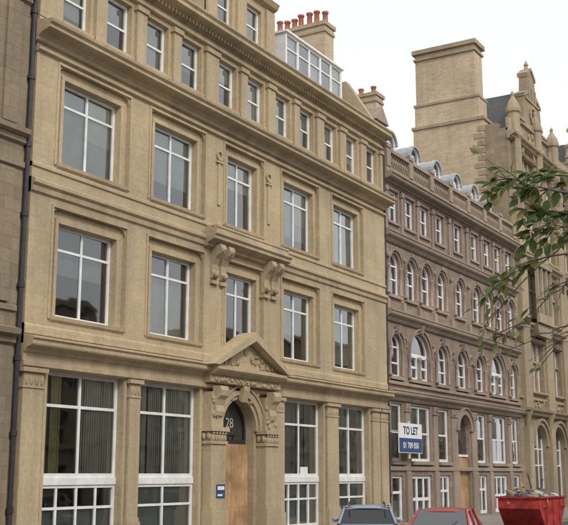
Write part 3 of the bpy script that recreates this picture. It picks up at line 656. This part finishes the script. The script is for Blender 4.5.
# ================================================================== cars
def car(name,loc,rot,paint,L=4.2,Wd=1.72,H=1.45,rails=False,glassdark=(.03,.035,.04)):
    par=empty(name,loc,rot)
    mp,nt,b=newmat(name+'_paint'); b.inputs['Roughness'].default_value=.3; b.inputs['Coat Weight'].default_value=.5; b.inputs['Coat Roughness'].default_value=.08
    n=N(nt,'ShaderNodeTexNoise'); n.inputs['Scale'].default_value=9; r=ramp(nt,.35,tuple(x*.85 for x in paint),.7,paint); nt.links.new(n.outputs[0],r.inputs[0]); nt.links.new(r.outputs[0],b.inputs['Base Color'])
    mg,nt,b=newmat(name+'_glass'); b.inputs['Base Color'].default_value=(*glassdark,1); b.inputs['Roughness'].default_value=.05
    mt=plain(name+'_tyre',(.02,.02,.02),.85); ml=plain(name+'_lamp',(.6,.6,.58),.15); mr=plain(name+'_tail',(.35,.01,.01),.2)
    h=L/2
    st=[(-h,.42,.78,.62),(-h+.12,.28,.90,.78),(-h+.5,.24,.95,.85),(-.9,.22,.93,.86),(.3,.22,.9,.86),(.95,.22,.88,.86),(h-.6,.24,.80,.84),(h-.15,.28,.68,.76),(h,.38,.58,.6)]
    B=M();vs=[]
    for x,z0,z1,w in st:
        w*=Wd/1.72
        for p in ((-w*.93,z0),(-w,z0+.12),(-w,(z0+z1)/2),(-w*.95,z1-.04),(-w*.86,z1),(w*.86,z1),(w*.95,z1-.04),(w,(z0+z1)/2),(w,z0+.12),(w*.93,z0)): vs.append((x,p[0],p[1]))
    n=10; fs=[]
    for j in range(len(st)-1):
        for i in range(n): fs.append((j*n+i,j*n+(i+1)%n,(j+1)*n+(i+1)%n,(j+1)*n+i))
    fs.append(tuple(range(n))); fs.append(tuple((len(st)-1)*n+i for i in range(n)))
    B.add(vs,fs); B.obj('body',mp,par,True,.02)
    wb,wt=.80*Wd/1.72,.62*Wd/1.72
    Gm=M()
    a=[(-h+.42,wb,.92),(1.02,wb,.87),(.2,wt,H-.05),(-h+.92,wt,H-.07)]
    Gm.add([(x,-w,z) for x,w,z in a]+[(x,w,z) for x,w,z in a],[(0,1,2,3),(4,7,6,5),(0,4,5,1),(1,5,6,2),(2,6,7,3),(3,7,4,0)])
    Gm.obj('windows',mg,par)
    Rf=M(); rs=[]
    for x,dz in ((-h+.85,-.05),(-h+1.1,-.01),(-.7,.02),(0,0),(.28,-.05)):
        for q in (-1,-.85,-.4,0,.4,.85,1): rs.append((x,q*(wt+.03),H+dz-.02-.05*abs(q)**3))
    f=[]
    for j in range(4):
        for i in range(6): f.append((j*7+i,j*7+i+1,(j+1)*7+i+1,(j+1)*7+i))
    Rf.add(rs,f); ro=Rf.obj('roof',mp,par,True); so=ro.modifiers.new('s','SOLIDIFY'); so.thickness=.035; so.offset=-1
    Pl=M()
    for s in (-1,1):
        for p,q in (((1.04,wb+.005,.87),(.22,wt+.01,H-.06)),((-.25,wb+.015,.9),(-.3,wt+.02,H-.05)),((-1.15,wb+.01,.92),(-1.1,wt+.015,H-.05)),((-h+.42,wb,.93),(-h+.9,wt+.01,H-.07))):
            Pl.tube([(p[0],s*p[1],p[2]),(q[0],s*q[1],q[2])],[.04,.035],6)
    Pl.obj('pillars',mp,par,True)
    mh=plain(name+'_hub',(.5,.5,.5),.3,.05,3,.8)
    for wx in (-h+.78,h-.82):
        for s in (-1,1):
            Wl=M(); y=s*(Wd/2-.1); vs=[]
            pr=[(.0,-.1),(.19,-.1),(.21,-.08),(.29,-.1),(.31,-.06),(.31,.06),(.29,.1),(.0,.1)]
            nn=20; fs=[]
            for r_,d in pr:
                for i in range(nn):
                    t=2*math.pi*i/nn; vs.append((wx+r_*math.cos(t),y+d,.31+r_*math.sin(t)))
            for j in range(len(pr)-1):
                for i in range(nn): fs.append((j*nn+i,j*nn+(i+1)%nn,(j+1)*nn+(i+1)%nn,(j+1)*nn+i))
            Wl.add(vs,fs); Wl.obj('wheel',mt,par,True)
            Hb=M(); 
            for i in range(6):
                t=2*math.pi*i/6
                Hb.tube([(wx,y+s*.105,.31),(wx+.19*math.cos(t),y+s*.105,.31+.19*math.sin(t))],[.035,.025],5)
            Hb.obj('hub',mh,par)
    Lm=M(); Tm=M()
    for s in (-1,1):
        Lm.ball((h-.12,s*.58,.6),.14,.6,1.2,.6); Tm.ball((-h+.1,s*.66,.75),.13,.5,.8,1.2)
    Lm.obj('headlamps',ml,par,True); Tm.obj('tail_lamps',mr,par,True)
    Mi=M()
    for s in (-1,1): Mi.ball((.75,s*(wb+.13),.97),.1,.6,1,.7)
    Mi.obj('mirrors',mp,par,True)
    Ae=M(); Ae.tube([(-.1,0,H-.02),(-.35,0,H+.28)],[.008,.004],5); Ae.tube([(1.0,.1,.9),(.65,.45,1.12)],[.012,.008],5); Ae.obj('aerial_and_wiper',MIR,par)
    if rails:
        Ra=M()
        for s in (-1,1): Ra.tube([(-1.3,s*.5,H-.03),(-1.2,s*.5,H+.05),(.0,s*.5,H+.06),(.1,s*.5,H)],[.018]*4,6)
        Ra.obj('roof_rails',MIR,par,True)
    return par
car('silver_blue_car',(28.3,14.0,0),math.radians(27),(.30,.37,.45),L=3.9,H=1.45,rails=True)
car('red_car',(26.6,10.9,0),math.radians(14)+math.pi,(.42,.035,.03),L=3.9,H=1.43,glassdark=(.10,.11,.115))  # paler glass colour stands in for sky reflected in the windows
# ================================================================== skip
sk=empty('red_skip',(43.5,13.9,0))
MRD=plain('skip_red_paint',(.42,.04,.035),.6,.45,3)
S=M()
a=[(-1.0,.15),(1.0,.15),(1.75,.95),(1.75,1.35),(-1.75,1.35),(-1.75,.95)]
for y in (-.85,.80): S.prism(a,y,y+.05)
S.box(-1.0,1.0,-.8,.8,.15,.2)
for s in (-1,1):
    S.add([(s*1.0,-.8,.15),(s*1.0,.8,.15),(s*1.75,.8,.95),(s*1.75,-.8,.95),(s*.96,-.8,.2),(s*.96,.8,.2),(s*1.70,.8,.97),(s*1.70,-.8,.97)],[(0,1,2,3),(4,7,6,5),(0,4,5,1),(3,2,6,7)])
    S.box(min(s*1.70,s*1.75),max(s*1.70,s*1.75),-.8,.8,.95,1.35)
    for x in (-.9,0,.9): S.box(x-.04,x+.04,-.9 if s<0 else .85,-.85 if s<0 else .9,.2,1.3)
    S.box(-1.8,1.8,(-.92 if s<0 else .84),(-.84 if s<0 else .92),1.35,1.42)
    S.box((-1.82 if s<0 else 1.72),(-1.72 if s<0 else 1.82),-.84,.84,1.351,1.415)
    for x in (-1.2,1.2): S.tube([(x,s*.9,1.0),(x,s*1.0,1.0)],[.06,.06],10)
S.obj('skip_body',MRD,sk)
J=M(); JW=M(); JD=M()
def chunk(m,c,sx,sy,sz):
    a=U(0,3.1); b=U(-.5,.5); mt=Matrix.Rotation(a,3,'Z')@Matrix.Rotation(b,3,'X')
    P=[mt@Vector((i*sx*U(.8,1.1),j*sy*U(.8,1.1),k*sz*U(.8,1.1)))+Vector(c) for k in(-1,1) for i,j in((-1,-1),(1,-1),(1,1),(-1,1))]
    m.add(P,[(0,3,2,1),(4,5,6,7),(0,1,5,4),(1,2,6,5),(2,3,7,6),(3,0,4,7)])
for i in range(90):
    x,y=U(-1.5,1.5),U(-.65,.65); z=U(1.0,1.45)+.28*(1-abs(x)/1.7)
    chunk(random.choice([J,JW,JD,JD]),(x,y,z),U(.06,.3),U(.05,.2),U(.02,.12))
for i in range(10):
    x,y=U(-1.2,1.2),U(-.5,.5); d=Vector((U(-1,1),U(-.6,.6),U(.0,.35))).normalized()*U(.5,.9)
    random.choice([J,JW,JD]).tube([(x-d.x,y-d.y*.5,1.45-d.z*.3),(x+d.x,y+d.y*.5,1.5+d.z)],[.04,.04],4)
J.obj('timber_offcuts',MWD,sk); JW.obj('white_rubble',plain('plaster_rubble',(.55,.54,.5),.9,.2),sk); JD.obj('grey_rubble',plain('grey_rubble',(.16,.15,.15),.9,.4),sk)
# ================================================================== tree
tr=empty('street_tree',(0,0,E))
MBK=plain('bark',(.13,.11,.085),.9,.35,14,bump=.5)
def leafmat(name,c,c2):
    m,nt,b=newmat(name); L=nt.links.new
    oi=N(nt,'ShaderNodeNewGeometry'); n=N(nt,'ShaderNodeTexNoise'); n.inputs['Scale'].default_value=5; L(oi.outputs['Position'],n.inputs[0])
    r=ramp(nt,.35,c,.65,c2); L(n.outputs[0],r.inputs[0]); L(r.outputs[0],b.inputs['Base Color']); b.inputs['Roughness'].default_value=.5
    tl=N(nt,'ShaderNodeBsdfTranslucent'); L(r.outputs[0],tl.inputs[0]); mx=N(nt,'ShaderNodeMixShader'); mx.inputs[0].default_value=.5
    L(b.outputs[0],mx.inputs[1]); L(tl.outputs[0],mx.inputs[2]); L(mx.outputs[0],nt.nodes['Material Output'].inputs[0]); return m
ML1=leafmat('leaf_green',(.12,.19,.06),(.21,.28,.11)); ML2=leafmat('leaf_yellow',(.28,.31,.12),(.42,.40,.18))
BK=M(); L1=M(); L2=M()
def leaf(p,d,s):
    d=Vector(d).normalized(); up=Vector((U(-.6,.6),U(-.6,.6),1)).normalized(); w=d.cross(up).normalized(); nn=w.cross(d)
    t=L2 if R()<.42 else L1
    o=Vector(p); k=U(.2,.34)
    pts=[o,o+d*s*.3+w*s*k-nn*.04*s,o+d*s*.65+w*s*k*.8-nn*.08*s,o+d*s-nn*.2*s,o+d*s*.65-w*s*k*.8-nn*.08*s,o+d*s*.3-w*s*k-nn*.04*s,o+d*s*.5+nn*.06*s]
    t.add(pts,[(0,1,6),(1,2,6),(2,3,6),(3,4,6),(4,5,6),(5,0,6)])
def branch(pts,r0,leaves,ls=.13,twigs=4):
    pts=[Vector(p) for p in pts]; P=[]
    for i in range(len(pts)-1):
        for k in range(4):
            q=pts[i].lerp(pts[i+1],k/4)
            if i+k: q=q+Vector((U(-.03,.03),U(-.03,.03),U(-.03,.03)))
            P.append(q)
    P.append(pts[-1]); n=len(P)
    BK.tube(P,[r0*(1-.85*i/(n-1)) for i in range(n)],6)
    for t in range(twigs):
        i=int(U(n*.35,n-1)); d=(P[min(i+1,n-1)]-P[i-1]).normalized(); d=(d+Vector((U(-.7,.7),U(-.5,.8),U(-.7,.5)))).normalized(); l=U(.2,.5)
        q=[P[i]+d*l*k/3+Vector((0,0,-.03*k*k*.3)) for k in range(4)]
        BK.tube(q,[.007,.006,.004,.002],4)
        for k in range(leaves): 
            j=random.randint(1,3); leaf(q[j],d+Vector((U(-.9,.9),U(-.9,.9),U(-.9,.3))),U(.7,1.25)*ls)
    for k in range(leaves*2):
        i=int(U(n*.5,n)); i=min(i,n-1); leaf(P[i],Vector((U(-1,1),U(-.6,1),U(-1,.4))),U(.7,1.2)*ls)
TX,TY=11.9,1.7
BK.tube([(TX,TY,G),(TX,TY,G+.3),(TX+.03,TY,0),(TX-.05,TY+.02,2.2),(TX,TY-.1,4.2),(TX+.1,TY-.2,6)],[.24,.18,.15,.12,.09,.04],12)
branch([(TX,TY,2.0),(11.6,2.5,2.9),(11.5,3.2,3.15),(11.45,3.6,3.3),(11.5,4.0,3.5)],.026,6,.17,10)
branch([(TX,TY,2.2),(11.9,2.6,2.9),(11.7,3.3,2.95),(11.6,3.75,3.05)],.02,6,.17,8)
branch([(TX,TY,2.3),(11.9,2.6,3.3),(11.7,3.2,3.4),(11.6,3.6,3.45)],.018,6,.16,8)
branch([(TX,TY,1.6),(11.5,2.6,2.3),(11.4,3.3,2.4),(11.5,3.75,2.3),(11.5,3.95,2.15)],.018,4,.15,8)
branch([(TX,TY,1.9),(11.7,2.7,2.7),(11.6,3.2,2.75),(11.5,3.55,2.65)],.018,5,.16,7)
branch([(TX,TY,1.9),(11.7,2.7,2.55),(11.6,3.2,2.6),(11.5,3.6,2.2),(11.5,4.1,1.75)],.013,2,.12,6)
branch([(TX,TY,1.5),(11.7,2.7,2.1),(11.6,3.2,2.1),(11.5,3.5,1.9),(11.5,3.8,1.6)],.012,2,.14,7)
branch([(TX,TY,1.3),(11.6,2.7,1.8),(11.5,3.3,1.6),(11.5,3.7,1.45),(11.5,4.15,1.6)],.013,1,.1,6)
branch([(TX,TY,1.5),(11.6,2.7,1.9),(11.5,3.2,1.5),(11.5,3.5,1.2)],.012,1,.1,5)
for i in range(46):
    z=U(1.8,6); a=U(math.pi*.95,math.pi*2.05); l=U(1.2,2.8)*(1-.35*abs(z-3.5)/3)
    e=(TX+l*math.cos(a),TY+l*math.sin(a)-.1,z+U(.2,1.4)); m=((TX+e[0])/2+U(-.2,.2),(TY+e[1])/2+U(-.2,.1),z+U(.2,.7))
    branch([(TX,TY-.03*z*.5,z),m,e],.035,9,.14,7)
BK.obj('trunk_and_limbs',MBK,tr,True); L1.obj('leaves_green',ML1,tr); L2.obj('leaves_yellow',ML2,tr)
# ================================================================== camera, light, world
cam=bpy.data.cameras.new('camera'); co=bpy.data.objects.new('camera',cam); scn.collection.objects.link(co); scn.camera=co
cam.sensor_width=36; cam.lens=36*1050/568; cam.clip_end=2000; cam.clip_start=.1
co.location=(0,0,E); co.rotation_euler=(math.radians(90+11.39),0,math.radians(30.70-90))
sun=bpy.data.lights.new('sun','SUN'); so=bpy.data.objects.new('sun',sun); scn.collection.objects.link(so)
sun.energy=1.5; sun.angle=math.radians(12); sun.color=(1,.95,.87)
el,az=math.radians(40),math.radians(-118)
d=Vector((math.cos(el)*math.cos(az),math.cos(el)*math.sin(az),math.sin(el)))
so.rotation_euler=d.to_track_quat('Z','Y').to_euler()
w=bpy.data.worlds.new('World'); scn.world=w; w.use_nodes=True; nt=w.node_tree; bg=nt.nodes['Background']
sky=N(nt,'ShaderNodeTexSky'); sky.sky_type='NISHITA'; sky.sun_disc=False; sky.sun_elevation=el; sky.sun_rotation=math.pi/2-az
sky.air_density=1.5; sky.dust_density=4
hs=N(nt,'ShaderNodeHueSaturation'); hs.inputs['Saturation'].default_value=.2; nt.links.new(sky.outputs[0],hs.inputs['Color'])
mx=N(nt,'ShaderNodeMix',data_type='RGBA'); mx.inputs[0].default_value=.75; nt.links.new(hs.outputs[0],mx.inputs[6]); mx.inputs[7].default_value=(9.1,9.15,9.15,1)
nt.links.new(mx.outputs[2],bg.inputs[0]); bg.inputs[1].default_value=.13
scn.view_settings.view_transform='Standard'; scn.view_settings.look='None'; scn.view_settings.exposure=0
